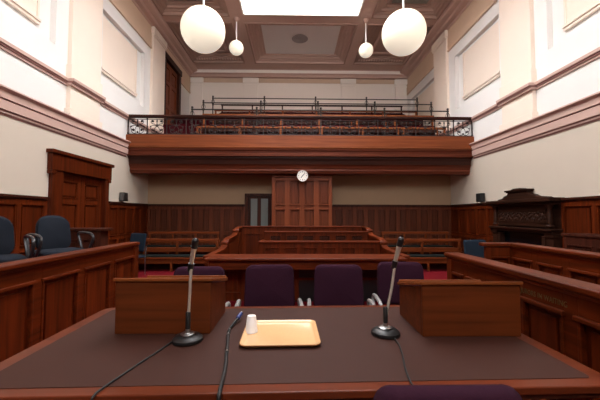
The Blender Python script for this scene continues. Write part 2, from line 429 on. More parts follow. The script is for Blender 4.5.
wains('trim_10', (XR, YF, 0), (0,1,0), (-1,0,0), 6.75-YF, cols_even(6.75-YF, 13), 'orange brown panelled wainscot along the right wall before the fireplace', 'woodz', 'fieldz')
wains('trim_11', (XR, 8.77, 0), (0,1,0), (-1,0,0), YB-8.77, cols_even(YB-8.77, 5), 'orange brown panelled wainscot along the right wall beyond the fireplace', 'woodz', 'fieldz')
wains('trim_12', (XL, YB, 0), (1,0,0), (0,-1,0), -1.78-XL, cols_even(-1.78-XL, 9, .11), 'brown panelled wainscot on the back wall left of the small glazed door', 'backz', 'backfield')
wains('trim_13', (1.36, YB, 0), (1,0,0), (0,-1,0), XR-1.36, cols_even(XR-1.36, 11, .11), 'brown panelled wainscot on the back wall right of the tall screen', 'backz', 'backfield')
# ------------------------------------------------------------------ doors
d1 = sthing('door_1', 'red brown panelled double door in the left wall', 'door')
m = MB()
m.box(XL-.05, XL+.09, 6.93, 7.26, 0, 2.42).box(XL-.05, XL+.09, 8.87, 9.03, 0, 2.42)
m.box(XL-.05, XL+.12, 6.86, 9.09, 2.42, 2.78).box(XL-.05, XL+.115, 6.86, 7.0, 2.34, 2.42).box(XL-.05, XL+.115, 8.95, 9.09, 2.34, 2.42)
m.box(XL-.05, XL+.17, 6.82, 9.13, 2.78, 2.86)
m.obj('door_frame', 'fieldz', d1, bevel=.01)
for y0, y1, hinge in ((7.26, 8.065, 0), (8.065, 8.87, 1)):
    m = MB(frame((XL-.10, y0, 0), (0,1,0), (1,0,0)))
    panelling(m, y1-y0, 0, 2.42, [(.14, y1-y0-.14)], [(.2, .72), (.86, 1.72), (1.84, 2.24)], th=.06, fld=.03)
    leaf = m.obj('door_leaf', 'woodz', d1, bevel=.004)
    yk = 8.0 if not hinge else 8.13
    k = MB().lathe([(.03, XL-.045), (.03, XL-.035), (.012, XL-.03), (.012, XL-.005), (.03, XL+.005), (.032, XL+.02), (.018, XL+.035)], (0, yk, 1.1), 14, 'X')
    k.obj('door_knob', 'silver', leaf, smooth=True)
d2 = sthing('door_2', 'dark glazed door with two frosted panes in the back wall beside the tall screen', 'door')
m = MB(); y = YB-.06
m.box(-1.78, -1.66, y, YB+.05, 0, 2.12).box(-.88, -.80, y, YB+.05, 0, 2.12).box(-1.78, -.80, y-.02, YB+.05, 2.12, 2.22)
m.obj('door_frame', 'darkz', d2, bevel=.006)
m = MB()
m.grid_holes(-1.66, -.88, 0, 2.12, [(-1.57, -1.33, .9, 2.04), (-1.20, -.95, .9, 2.04)], lambda a, b, c, d: m.box(a, b, YB-.01, YB+.04, c, d))
leaf = m.obj('door_leaf', 'darkz', d2)
for a, b in ((-1.57, -1.33), (-1.20, -.95)): MB().box(a, b, YB+.01, YB+.02, .9, 2.04).obj('frosted_pane', 'frost', leaf)
MB().box(-1.66, -.80, YB+.05, YB+.12, 0, 2.14).obj('door_backing', 'darkz', d2)
d3 = sthing('door_3', 'tall dark panelled door high in the left wall beside the gallery seats', 'door')
m = MB()
m.box(XL-.1, XL+.07, 12.62, 12.85, 5.0, 7.98).box(XL-.1, XL+.07, 14.3, 14.53, 5.0, 7.98).box(XL-.1, XL+.1, 12.6, 14.55, 7.78, 8.02)
m.obj('door_frame', 'gdark', d3, bevel=.01)
for y0, y1 in ((12.85, 13.575), (13.575, 14.3)):
    m = MB(frame((XL-.10, y0, 0), (0,1,0), (1,0,0)))
    panelling(m, y1-y0, 5.0, 7.78, [(.12, y1-y0-.12)], [(5.2, 5.9), (6.05, 6.9), (7.05, 7.6)], th=.06, fld=.03)
    m.obj('door_leaf', 'screenz', d3)
# ------------------------------------------------------------------ gallery
g = sthing('trim_14', 'cedar gallery front across the room with deep stepped mouldings', 'gallery front')
G0, G1 = XL, XR
MB().box(G0, G1, 10.0, 10.12, 3.55, 3.965).obj('fascia_board', 'gwood', g, bevel=.006)
MB().prism([(9.97, 3.545), (9.955, 3.575), (10.0, 3.59), (10.12, 3.59), (10.12, 3.545)], G0, G1, 'X').obj('fascia_bead', 'gwoodlight', g)
MB().prism([(9.99, 3.545), (10.0, 3.49), (10.045, 3.46), (10.05, 3.40), (10.03, 3.37), (10.035, 3.31), (10.1, 3.30), (10.3, 3.30), (10.3, 3.545)], G0, G1, 'X').obj('upper_moulding', 'gwoodlow', g)
MB().prism([(10.14, 3.30), (10.14, 3.26), (10.18, 3.20), (10.21, 3.06), (10.6, 3.06), (10.6, 3.30)], G0, G1, 'X').obj('cove', 'gdark', g)
MB().prism([(10.17, 3.07), (10.22, 3.03), (10.27, 2.93), (10.26, 2.90), (10.255, 2.87), (10.28, 2.85), (10.3, 2.80), (10.34, 2.78), (10.6, 2.78), (10.6, 3.07)], G0, G1, 'X').obj('lower_moulding', 'gwoodlow', g)
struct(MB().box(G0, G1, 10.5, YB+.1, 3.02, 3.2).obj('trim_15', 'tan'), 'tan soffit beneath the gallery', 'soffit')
TI = [(10.05, 11.2, 3.6), (11.2, 12.55, 4.3), (12.55, 14.0, 5.0), (14.0, YU, 5.72)]
m = MB()
for a, b, z in TI: m.box(G0, G1, a, b, z-.7 if a > 10.5 else 3.4, z)
struct(m.obj('trim_16', 'gcarpet'), 'stepped maroon carpeted gallery floor', 'gallery floor')
# cast iron balustrade
bal = thing('balustrade', 'dark cast iron balustrade with scroll panels along the gallery front', 'balustrade', (0.23, 10.06, 3.965))
L2 = 5.48
MB().box(-L2, L2, -.06, .06, .545, .575).box(-L2, L2, -.085, .085, .575, .625).obj('handrail', 'gdark', bal, bevel=.008)
MB().box(-L2, L2, -.02, .02, .0, .035).box(-L2, L2, -.012, .012, .49, .505).obj('bottom_rail', 'iron', bal)
NP = 18; w = 2*L2/NP
m = MB().box(-.012, .012, -.012, .012, .03, .55).sphere((0,0,.27), .022, 8, 6).box(-.02, .02, -.02, .02, .03, .07).box(-.02, .02, -.02, .02, .48, .55)
post = m.obj('baluster', 'iron', bal)
s = MB()
for sx in (-1, 1):
    s.tube([(sx*.02,0,.06),(sx*.10,0,.05),(sx*.17,0,.09),(sx*.18,0,.16),(sx*.13,0,.19),(sx*.10,0,.15),(sx*.13,0,.12)], .010, 6, 4)
    s.tube([(sx*.02,0,.28),(sx*.07,0,.34),(sx*.15,0,.36),(sx*.19,0,.42),(sx*.15,0,.47),(sx*.10,0,.44),(sx*.13,0,.40)], .010, 6, 4)
    s.tube([(sx*.06,0,.06),(sx*.075,0,.16),(sx*.05,0,.24),(0,0,.30)], .009, 6, 4)
    s.tube([(sx*.18,0,.16),(sx*.21,0,.25),(sx*.13,0,.30),(sx*.05,0,.30)], .009, 6, 4)
    s.sphere((sx*.13,0,.15), .028, 8, 6); s.sphere((sx*.14,0,.43), .03, 8, 6); s.sphere((sx*.2,0,.27), .022, 8, 6)
s.tube([(0,0,.28),(0,0,.50)], .013, 6); s.sphere((0,0,.30), .04, 8, 6, (1,.5,1.2)); s.sphere((0,0,.44), .03, 8, 6, (.8,.5,1.4)); s.sphere((0,0,.09), .03, 8, 6, (1,.5,1.3))
sc = s.obj('scroll_panel', 'iron', bal, smooth=True)
post.location.x = -L2+.015
sc.location.x = -L2+w/2
for i in range(1, NP+1):
    q = post.copy(); COL.objects.link(q); q.parent = bal; q.location.x = min(-L2+i*w, L2-.015)
    if i < NP:
        q = sc.copy(); COL.objects.link(q); q.parent = bal; q.location.x = -L2+w/2+i*w
# tiered metal rails
def tier_rail(Y, z0, ztop, where):
    x0, x1 = -3.62, 5.5
    t = thing('guard_rail', 'dark metal guard rail with ball finials %s' % where, 'railing', (0, Y, z0), 0, 'gallery guard rails')
    h = ztop-z0
    MB().tube([(x0,0,h-.02),(x1,0,h-.02)], .022, 8).obj('top_bar', 'iron2', t, smooth=True)
    MB().tube([(x0,0,h-.30),(x1,0,h-.30)], .016, 8).obj('lower_bar', 'iron2', t, smooth=True)
    for i in range(5):
        x = x0+(x1-x0)*i/4
        p = MB().lathe([(.06,0),(.06,.02),(.026,.04),(.026,h-.36),(.04,h-.33),(.04,h-.27),(.026,h-.24),(.028,h-.06),(.042,h-.04),(.042,h),(.02,h+.02)], (x,0,0), 10).obj('post', 'iron2', t, smooth=True)
        MB().sphere((x,0,h+.055), .042, 10, 8).obj('finial', 'iron2', p, smooth=True)
        MB().tube([(x,0,h-.30),(x+.07,0,h-.22),(x+.05,0,h-.12),(x,0,h-.06)], .01, 6, 3).tube([(x,0,h-.30),(x-.07,0,h-.22),(x-.05,0,h-.12),(x,0,h-.06)], .01, 6, 3).obj('scroll', 'iron2', p, smooth=True)
    return t
tier_rail(11.24, 4.3, 5.20, 'nearest and lowest of three in the gallery')
tier_rail(12.60, 5.0, 5.92, 'middle of three in the gallery')
tier_rail(14.05, 5.72, 6.64, 'farthest and highest of three in the gallery')
def bench(name, x0, x1, H, mats, label, group, loc, face=-1, posts=4, seatz=.42, dep=.44, slat=None, seatw=None, cat='bench'):
    """open-backed courtroom bench facing -Y, origin under the middle of the backrest"""
    t = thing(name, label, cat, loc, 0, group); c = 0; L = x1-x0
    wm, sm = mats
    MB().box(-L/2, L/2, -.03, .03, H-.075, H).obj('top_rail', wm, t, bevel=.012)
    MB().box(-L/2, L/2, -.025, .02, seatz+.10, seatz+.21).obj('back_slat', slat or wm, t, bevel=.01)
    MB().box(-L/2, L/2, -dep, -.02, seatz-.05, seatz).obj('seat', seatw or wm, t, bevel=.012)
    MB().box(-L/2+.05, L/2-.05, -dep+.02, -.06, seatz, seatz+.04).obj('seat_cushion', sm, t, bevel=.015)
    MB().box(-L/2+.02, L/2-.02, -dep+.03, -dep+.06, seatz-.16, seatz-.05).obj('seat_apron', seatw or wm, t, bevel=.004)
    MB().box(-L/2+.06, L/2-.06, -.09, -.07, .0, seatz-.05).obj('under_shade_board', 'darkz', t)  # dark board added as the shade under the seat
    for i in range(posts):
        x = -L/2+.06+(L-.12)*i/(posts-1)
        m = MB().box(x-.03, x+.03, -.025, .03, 0, H-.075)
        m.obj('back_post', wm, t, bevel=.006)
        m = MB().prism([(-dep+.02, 0), (-dep+.09, 0), (-dep+.07, .12), (-dep+.08, seatz-.05), (-dep+.02, seatz-.05)], x-.025, x+.025, 'X')
        m.obj('leg', wm, t, bevel=.005)
    return t
GB = 'gallery benches'
bench('gallery_bench', -3.4, 5.3, .92, ('gwoodlight', 'gcarpet'), 'long cedar gallery bench in the front row just behind the iron balustrade', GB, (.95, 10.98, 3.6), posts=7, slat='gcarpet', seatw='gdark')
bench('gallery_bench', -3.55, 5.45, 1.04, ('gwoodlight', 'gcarpet'), 'long cedar gallery bench in the second row behind the lowest guard rail', GB, (.95, 12.25, 4.3), posts=7, slat='gcarpet', seatw='gdark')
bench('gallery_bench', -3.5, 5.3, .98, ('gwood', 'gcarpet'), 'long cedar gallery bench in the third row behind the middle guard rail', GB, (.95, 13.65, 5.0), posts=7, slat='gcarpet', seatw='gdark')
bench('gallery_bench', -3.5, 5.2, 1.0, ('gdark', 'gcarpet'), 'long dark cedar gallery bench in the rearmost row near the upper back wall', GB, (.85, 15.1, 5.72), posts=7, slat='gcarpet', seatw='gdark')
# ------------------------------------------------------------------ back screen and clock
s = thing('panelled_screen', 'tall red brown screen of eight panels standing behind the dock under the clock', 'screen', (.255, 10.62, 0)); s.scale = (.924, 1, .962)
MB(frame((-1.08, .06, 0), (1,0,0), (0,-1,0))).box(0, 2.16, -.0, .03, 0, 2.8).obj('back_board', 'screenz', s)
m = MB(frame((-1.08, .02, 0), (1,0,0), (0,-1,0)))
pc = cols_even(2.16, 4, .19, .13)
m.grid_holes(0, 2.16, 0, 2.8, [(a, b, c, d) for a, b in pc for c, d in ((.25, .85), (.95, 1.70), (1.86, 2.70))], lambda a, b, c, d: m.box(a, b, 0, .05, c, d))
m.obj('framing', 'screenz', s, bevel=.006)
for c, d in ((.25, .85), (.95, 1.70), (1.86, 2.70)):
    for a, b in pc:
        MB(frame((-1.08, .02, 0), (1,0,0), (0,-1,0))).box(a, b, -.01, .01, c, d).box(a+.06, b-.06, .01, .03, c+.06, d-.06).obj('panel', 'screenfield', s, bevel=.008)
        MB(frame((-1.08, .02, 0), (1,0,0), (0,-1,0))).box(a-.02, b+.02, .04, .11, c-.01, c+.03).obj('panel_ledge', 'screenz', s, bevel=.006)
        MB(frame((-1.08, .02, 0), (1,0,0), (0,-1,0))).box(a-.02, b+.02, .04, .085, d-.01, d+.03).obj('panel_head_moulding', 'screenz', s, bevel=.006)
MB().box(-1.10, 1.10, -.08, .06, 2.8, 2.87).obj('cap', 'screenz', s, bevel=.01)
ck = thing('wall_clock', 'round white clock hanging from the gallery edge in front of the tall panelled screen', 'clock', (.262, 10.21, 2.705))
MB().lathe([(.17, .05), (.178, -.03), (.17, -.05), (.158, -.045), (.158, -.03)], (0,0,0), 32, 'Y').obj('case', 'whitepaint', ck, smooth=True)
MB().lathe([(.157, -.025), (.157, -.032)], (0,0,0), 32, 'Y').obj('dial', 'clockface', ck)
MB().box(-.04, .04, .045, .075, .05, .16).obj('hanging_bracket', 'black', ck)
for k in range(12):
    m = MB(); a = k*PI/6; m.M = Matrix.Rotation(a, 4, 'Y'); m.box(-.006 if k % 3 else -.009, .006 if k % 3 else .009, -.036, -.030, .12 if k % 3 else .11, .145); m.obj('hour_mark', 'black', ck)
m = MB(Matrix.Rotation(R(42), 4, 'Y')).box(-.008, .008, -.042, -.036, -.02, .115); m.obj('minute_hand', 'black', ck)
m = MB(Matrix.Rotation(R(218), 4, 'Y')).box(-.010, .010, -.038, -.034, -.02, .08); m.obj('hour_hand', 'black', ck)
# ------------------------------------------------------------------ globe lights
def globe(loc, r, label):
    x, y, z = loc; top = ZS-z
    t = thing('globe_pendant_light', label, 'pendant light', (x, y, z), 0, 'opal globe lights')
    MB().sphere((0,0,0), r, 40, 24).obj('globe', 'opal', t, smooth=True)
    MB().lathe([(r*.14, r*.985), (r*.2, r*.995), (r*.12, r*1.08), (r*.05, r*1.1)], (0,0,0), 20).obj('gallery_collar', 'whitepaint', t, smooth=True)
    MB().lathe([(.022, r*1.05), (.022, top)], (0,0,0), 10).obj('rod', 'whitepaint', t, smooth=True)
    MB().lathe([(.02, top-.13), (.07, top-.10), (.10, top-.03), (.11, top)], (0,0,0), 18).obj('ceiling_rose', 'mauve', t, smooth=True)
    return t
globe((-2.16, 7.4, 5.81), .51, 'large opal globe light hanging nearest on the left side')
globe((2.6, 7.4, 5.80), .51, 'large opal globe light hanging nearest on the right side')
globe((-2.14, 11.5, 7.56), .26, 'small opal globe light hanging far off on the left beyond the bigger globe')
globe((2.63, 11.5, 7.52), .26, 'small opal globe light hanging far off on the right beyond the bigger globe')
# ------------------------------------------------------------------ wall speakers
for X, s, y, lab in ((XL, 1, 9.76, 'small black wall speaker above the left wainscot beyond the double door'), (XR, -1, 9.55, 'small black wall speaker above the right wainscot beyond the fireplace')):
    t = thing('wall_speaker', lab, 'speaker', (X+s*.11, y, 1.86), 0, 'wall speakers')
    MB().box(-.07, .07, -.12, .12, 0, .26).obj('cabinet', 'black', t, bevel=.012)
    MB().box(s*.07, s*.078, -.10, .10, .02, .24).box(-.06, .06, -.123, -.12, .02, .24).obj('grille', 'steel' if s > 0 else 'rubber', t)
    MB().box(-s*.085, -s*.07, -.03, .03, .08, .18).obj('bracket', 'black', t)
# ------------------------------------------------------------------ fireplace
f = thing('fireplace_surround', 'tall blackened carved fireplace surround with pediment on the right wall', 'fireplace', (XR, 7.76, 0), 0); f.scale = (1, .84, 1)
m = MB(); px = -.26
m.box(-.06, 0, -1.26, 1.26, 0, 1.78).obj('back_panel', 'mantel', f)
for sy in (-1, 1):
    m = MB(); yy = sy*1.12
    m.box(px, -.04, yy-.15, yy+.15, 0, .22).box(px+.03, -.04, yy-.12, yy+.12, .22, 1.0)
    m.box(px, -.04, yy-.15, yy+.15, .98, 1.06)
    m.obj('lower_pilaster', 'mantel', f, bevel=.01)
    m = MB().lathe([(.08, 1.2), (.09, 1.23), (.06, 1.26), (.07, 1.35), (.055, 1.5), (.05, 1.62), (.08, 1.66), (.09, 1.7)], (px+.06, sy*1.1, 0), 16)
    m.obj('column', 'mantel', f, smooth=True)
    MB().box(-.24, -.04, sy*1.0-.02*sy, sy*.86, 0, 1.0).obj('jamb', 'mantel', f, bevel=.008)
MB().box(px-.02, -.02, -1.27, 1.27, 1.06, 1.12).box(px-.06, -.02, -1.3, 1.3, 1.12, 1.17).obj('lower_shelf', 'mantel', f, bevel=.012)
MB().box(-.2, -.04, -1.0, 1.0, 1.20, 1.7).obj('overmantel', 'mantel', f)
m = MB()
for k in range(31):
    y = -.93+k*.062
    m.sphere((-.203, y, 1.40+.05*math.sin(k*1.7)), .034, 8, 6, (.5, 1, 1.2)); m.sphere((-.203, y+.03, 1.49+.03*math.cos(k*2.3)), .028, 8, 6, (.5, 1, 1))
m.box(-.215, -.2, -.98, .98, 1.30, 1.32).box(-.215, -.2, -.98, .98, 1.56, 1.60)
m.obj('carved_frieze', 'mantel', f, smooth=True)
MB().box(-.28, 0, -1.24, 1.24, 1.70, 1.76).box(-.36, 0, -1.32, 1.32, 1.76, 1.845).obj('mantel_shelf', 'mantel', f, bevel=.012)
m = MB().prism([(-1.05, 1.845), (1.1, 1.845), (1.02, 1.885), (.84, 1.905), (.74, 1.96), (.62, 1.98), (.56, 2.03), (-.24, 2.03), (-.32, 1.98), (-.46, 1.955), (-.62, 1.905), (-.95, 1.885)], -.17, -.03, 'X')
m.obj('pediment', 'mantel', f, bevel=.012)
MB().box(-.19, -.02, -.28, .62, 2.03, 2.06).box(-.21, -.02, -.32, .66, 2.06, 2.10).prism([(-.12, 2.10), (.46, 2.10), (.32, 2.135), (.02, 2.135)], -.17, -.03, 'X').obj('pediment_cap', 'mantel', f, bevel=.008)
MB().box(-.1, -.055, -.86, .86, 0, 1.03).obj('glass_fire_screen', 'mirror', f)
MB().box(-.16, -.10, -.30, .42, .02, .74).obj('hearth_board', 'woodz', f, bevel=.01)
# ------------------------------------------------------------------ dock (central enclosure)
dk = thing('prisoners_dock', 'central stepped wooden dock with scrolled side handrails behind the long desk', 'dock', (.23, 7.2, 0))
def dpt(Y): return Y-7.2
prof = [(5.62,.75),(6.4,.75),(6.72,.755),(6.92,.77),(7.04,.80),(7.10,.85),(7.16,.90),(7.26,.925),(7.42,.935),(8.06,.955),(8.24,.97),(8.36,1.01),(8.44,1.06),(8.54,1.10),(8.7,1.125),(9.1,1.14)]
for sx, nm in ((-1, 'left'), (1, 'right')):
    xx = sx*1.75
    poly = [(dpt(5.62), 0)]+[(dpt(y), z-.04) for y, z in prof]+[(dpt(9.1), 0)]
    m = MB().prism(poly, xx-.03, xx+.03, 'X')
    w_ = m.obj('side_wall', 'woody', dk)
    cap = [(dpt(y), z) for y, z in prof]+[(dpt(y), z-.055) for y, z in prof[::-1]]
    MB().prism(cap, xx-.065, xx+.065, 'X').obj('scrolled_handrail', 'woody', w_, bevel=.012)
    for y, z in ((7.09, .83), (8.40, 1.03)):
        MB().lathe([(.045, xx-.075), (.05, xx-.06), (.05, xx+.06), (.045, xx+.075)], (0, dpt(y), z+.01), 14, 'X').obj('scroll', 'woody', w_, smooth=True)
    for a, b, zt in ((5.75, 6.6, .6), (7.35, 8.1, .8), (8.6, 9.0, .98)):
        MB().box(xx-.045, xx+.045, dpt(a), dpt(b), .2, zt).obj('side_panel', 'woodz', w_, bevel=.01)
def drow(x0, x1, Y, z, nm, matz='woodz', pan=5, capd=.2, rows=None):
    x0 -= .23; x1 -= .23
    m = MB(frame((x0, dpt(Y)+.03, 0), (1,0,0), (0,-1,0)))
    fb = MB(m.M)
    panelling(m, x1-x0, 0, z-.04, cols_even(x1-x0, pan, .12), rows or [(.15, z-.2)], th=.045, fb=fb)
    w_ = m.obj(nm, matz, dk)
    fb.obj('panel_fields', 'darkz' if rows and len(rows) > 1 else 'fieldz', w_)
    MB().box(x0-.02, x1+.02, dpt(Y)-.05, dpt(Y)-.05+capd, z-.04, z).obj('cap', 'woodx', w_, bevel=.01)
    return w_
drow(-1.52, 1.98, 9.1, 1.14, 'rear_wall', 'woodz', 6)
drow(-.75, 1.9, 8.3, 1.035, 'upper_row_front', 'woodz', 6, rows=[(.15, .62), (.78, .94)])
drow(-.78, 1.93, 7.2, .875, 'middle_row_front', 'woodz', 6, rows=[(.15, .74)])
# inner side wall of the seat rows
for sx, Y0, Y1, z in ((-.76, 8.34, 9.05, 1.0), (-.79, 7.24, 8.26, .84)):
    MB().box(sx-.23-.02, sx-.23+.02, dpt(Y0), dpt(Y1), 0, z).obj('aisle_partition', 'woody', dk, bevel=.006)
for Y, z in ((7.62, .46), (8.72, .58)):
    MB().box(-.95, 1.66, dpt(Y), dpt(Y)+.42, z-.05, z).obj('seat', 'woodx', dk, bevel=.01)
    MB().box(-.95, 1.66, dpt(Y)+.36, dpt(Y)+.40, 0, z-.05).obj('seat_riser', 'woodx', dk)
# long front desk (bar table)
bt = thing('bar_table', 'long narrow mahogany desk across the front of the dock behind the purple chairs', 'desk', (.2, 5.3, 0))
bx0, bx1 = -1.60, 1.58
MB().box(bx0, bx1, -.28, .30, .745, .785).obj('table_top', 'woodx', bt, bevel=.012)
MB().box(bx0+.06, bx1-.06, -.22, -.19, .60, .745).box(bx0+.06, bx1-.06, .22, .25, .60, .745).box(bx0+.06, bx0+.09, -.2, .24, .60, .745).box(bx1-.09, bx1-.06, -.2, .24, .60, .745).obj('apron', 'woodx', bt, bevel=.004)
m = MB(frame((bx0+.06, .20, 0), (1,0,0), (0,-1,0)))
panelling(m, 1.42, .02, .62, cols_even(1.42, 3, .1), [(.14, .52)], th=.04); m.obj('modesty_or_shade_panel', 'woodz', bt)
MB().box(-.27, bx1-.1, .18, .21, .0, .62).obj('modesty_or_shade_panel', 'black', bt)  # black board standing in for the shade of the open kneehole
MB().box(-.27, bx1-.1, .165, .18, .36, .40).obj('panel_rail', 'woodx', bt)
for x in (bx0+.1, -.28, .75, bx1-.1):
    for y in (-.17, .19):
        MB().lathe([(.035, 0), (.04, .04), (.028, .08), (.035, .3), (.045, .5), (.04, .60), (.045, .62)], (x, y, 0), 12).obj('leg', 'darkz', bt, smooth=True)
# ------------------------------------------------------------------ lower rear benches
PB = 'public benches'
bench('wooden_bench', -4.85, -2.48, .90, ('benchwood', 'seatdark'), 'open backed wooden bench against the back wall in the left corner', PB, (-3.66, 10.75, 0), posts=4)
bench('wooden_bench', -4.3, -2.03, .81, ('benchwood', 'seatdark'), 'open backed wooden bench left of the dock in front of another bench', PB, (-3.16, 8.75, 0), posts=3, seatz=.36)
bench('wooden_bench', 2.92, 5.2, .905, ('benchwood', 'seatdark'), 'open backed wooden bench against the back wall in the right corner', PB, (4.06, 10.75, 0), posts=4)
bench('wooden_bench', 2.42, 4.58, .81, ('benchwood', 'seatdark'), 'open backed wooden bench right of the dock in front of another bench', PB, (3.5, 8.75, 0), posts=3, seatz=.36)
# ------------------------------------------------------------------ jury box on the left, witness boxes on the right
def box_front(name, label, cat, X, Y0, Y1, ztop, s, npan, group=None, panels=None, capw=.15, frieze=.13):
    """panelled barrier running along Y at x = X, panelled face towards s (x direction)"""
    L = Y1-Y0
    t = thing(name, label, cat, (X, Y0, 0), 0, group)
    fr = frame((0, 0 if s > 0 else 0, 0), (0,1,0), (s,0,0))
    cols = panels or cols_even(L, npan, .10, .06)
    m = MB(fr); m.box(0, L, -.05, .0, 0, ztop-.06)
    m.obj('carcass', 'woody', t)
    m = MB(fr); m.grid_holes(0, L, 0, ztop-.06, [(a, b, .16, ztop-.06-frieze) for a, b in cols], lambda a, b, c, d: m.box(a, b, 0, .035, c, d))
    m.obj('framing', 'woody', t, bevel=.004)
    for a, b in cols:
        m = MB(fr); c, d = .16, ztop-.06-frieze
        m.box(a, b, 0, .008, c, d).box(a+.07, b-.07, .008, .026, c+.07, d-.07)
        p = m.obj('panel', 'woodz', t, bevel=.012)
        m = MB(fr); m.box(a-.015, b+.015, 0, .06, d-.03, d).box(a, b, 0, .045, c, c+.025).box(a, a+.025, 0, .045, c, d-.03).box(b-.025, b, 0, .045, c, d-.03)
        m.obj('panel_moulding', 'woody', p, bevel=.006)
    m = MB(fr); m.box(-.03, L+.04, -.02-capw/2-.01, capw/2+.0, ztop-.045, ztop).box(-.01, L+.02, -.06, .055, ztop-.075, ztop-.045)
    m.obj('top_rail', 'woody', t, bevel=.012, seg=3)
    m = MB(fr); m.box(0, L, 0, .05, 0, .12).obj('plinth', 'woody', t, bevel=.006)
    return t
jb = box_front('jury_box_front', 'long red brown panelled jury box front on the left in front of the blue armchairs', 'jury box', -2.42, .6, 4.9, 1.05, 1, 7)
MB().box(-.06, .06, 4.22, 4.34, 0, 1.0).obj('end_post', 'woodz', jb, bevel=.008)
st = struct(MB().box(XL+.06, -2.5, .0, 4.9, 0, .55).obj('floor_raised', 'carpet'), 'raised carpeted platform of the jury box', 'floor')
pb = box_front('reporters_box_front', 'long red brown panelled box front with gold lettering on the right beside the table', 'box front', 1.77, .4, 3.58, 1.045, -1, 6,
               panels=[(.1, .52), (.62, 1.04), (1.13, 1.555), (1.66, 2.03), (2.12, 2.50), (2.58, 2.80), (2.88, 3.1)])
# gold lettering on the frieze
cu = bpy.data.curves.new('lettering', 'FONT'); cu.body = 'JURORS IN WAITING'; cu.size = .052; cu.extrude = .0015; cu.align_x = 'CENTER'; cu.space_character = 1.05
tmp = bpy.data.objects.new('lettering_tmp', cu); COL.objects.link(tmp); bpy.context.view_layer.update()
me = bpy.data.meshes.new_from_object(tmp.evaluated_get(bpy.context.evaluated_depsgraph_get())); bpy.data.objects.remove(tmp)
xs = [v.co.x for v in me.vertices]; k = .42/(max(xs)-min(xs))
lt = bpy.data.objects.new('lettering', me); me.materials.append(M['gold']); COL.objects.link(lt); lt.parent = pb
lt.matrix_local = Matrix.Translation((-.037, 2.235-.4, .882)) @ Matrix(((0,0,-1,0),(-1,0,0,0),(0,1,0,0),(0,0,0,1))) @ Matrix.Diagonal((k, 1, 1, 1)); lt['label'] = 'gold painted lettering'
MB().box(-.06, .06, 3.08, 3.19, 0, .99).obj('end_post', 'woodz', pb, bevel=.008)
wb = box_front('witness_box_front', 'panelled wooden box front farther right behind the lettered box front', 'box front', 3.02, .8, 4.4, 1.085, -1, 8)
m = MB(frame((-.40, 3.6, 0), (1,0,0), (0,-1,0)))
panelling(m, .40, 0, 1.03, [(.07, .33)], [(.16, .9)], th=.05); m.obj('return_panel', 'woodz', wb, bevel=.004)
MB().box(-.43, .06, 3.52, 3.68, 1.04, 1.085).obj('return_rail', 'woodx', wb, bevel=.012)
# low cabinets beside the walls
def cabinet(name, label, cat, x0, x1, y0, y1, h, face):
    t = thing(name, label, cat, ((x0+x1)/2, (y0+y1)/2, 0)); a, b = (x1-x0)/2, (y1-y0)/2
    MB().box(-a+.02, a-.02, -b+.02, b-.02, .0, h-.05).obj('carcass', 'darkz', t, bevel=.004)
    MB().box(-a-.03, a+.05, -b-.04, b+.02, h-.05, h).obj('top', 'darkz', t, bevel=.01)
    if face == 'y': m = MB(frame((-a+.02, -b+.025, 0), (1,0,0), (0,-1,0))); L = 2*a-.04
    else: m = MB(frame((-a+.025, -b+.02, 0), (0,1,0), (-1,0,0))); L = 2*b-.04
    panelling(m, L, .02, h-.06, cols_even(L, max(2, int(L/.55)), .08), [(.15, h-.2)], th=.035)
    m.obj('panelled_front', 'darkz', t)
    return t
cabinet('side_cabinet', 'dark wooden cabinet with overhanging top below the left double door behind the jury seats', 'cabinet', -4.3, -3.52, 5.95, 6.2, 1.21, 'y')
cabinet('wall_cabinet', 'long low wooden cabinet along the right wall nearer than the fireplace', 'cabinet', 5.2, 5.64, 3.6, 6.12, 1.12, 'x')
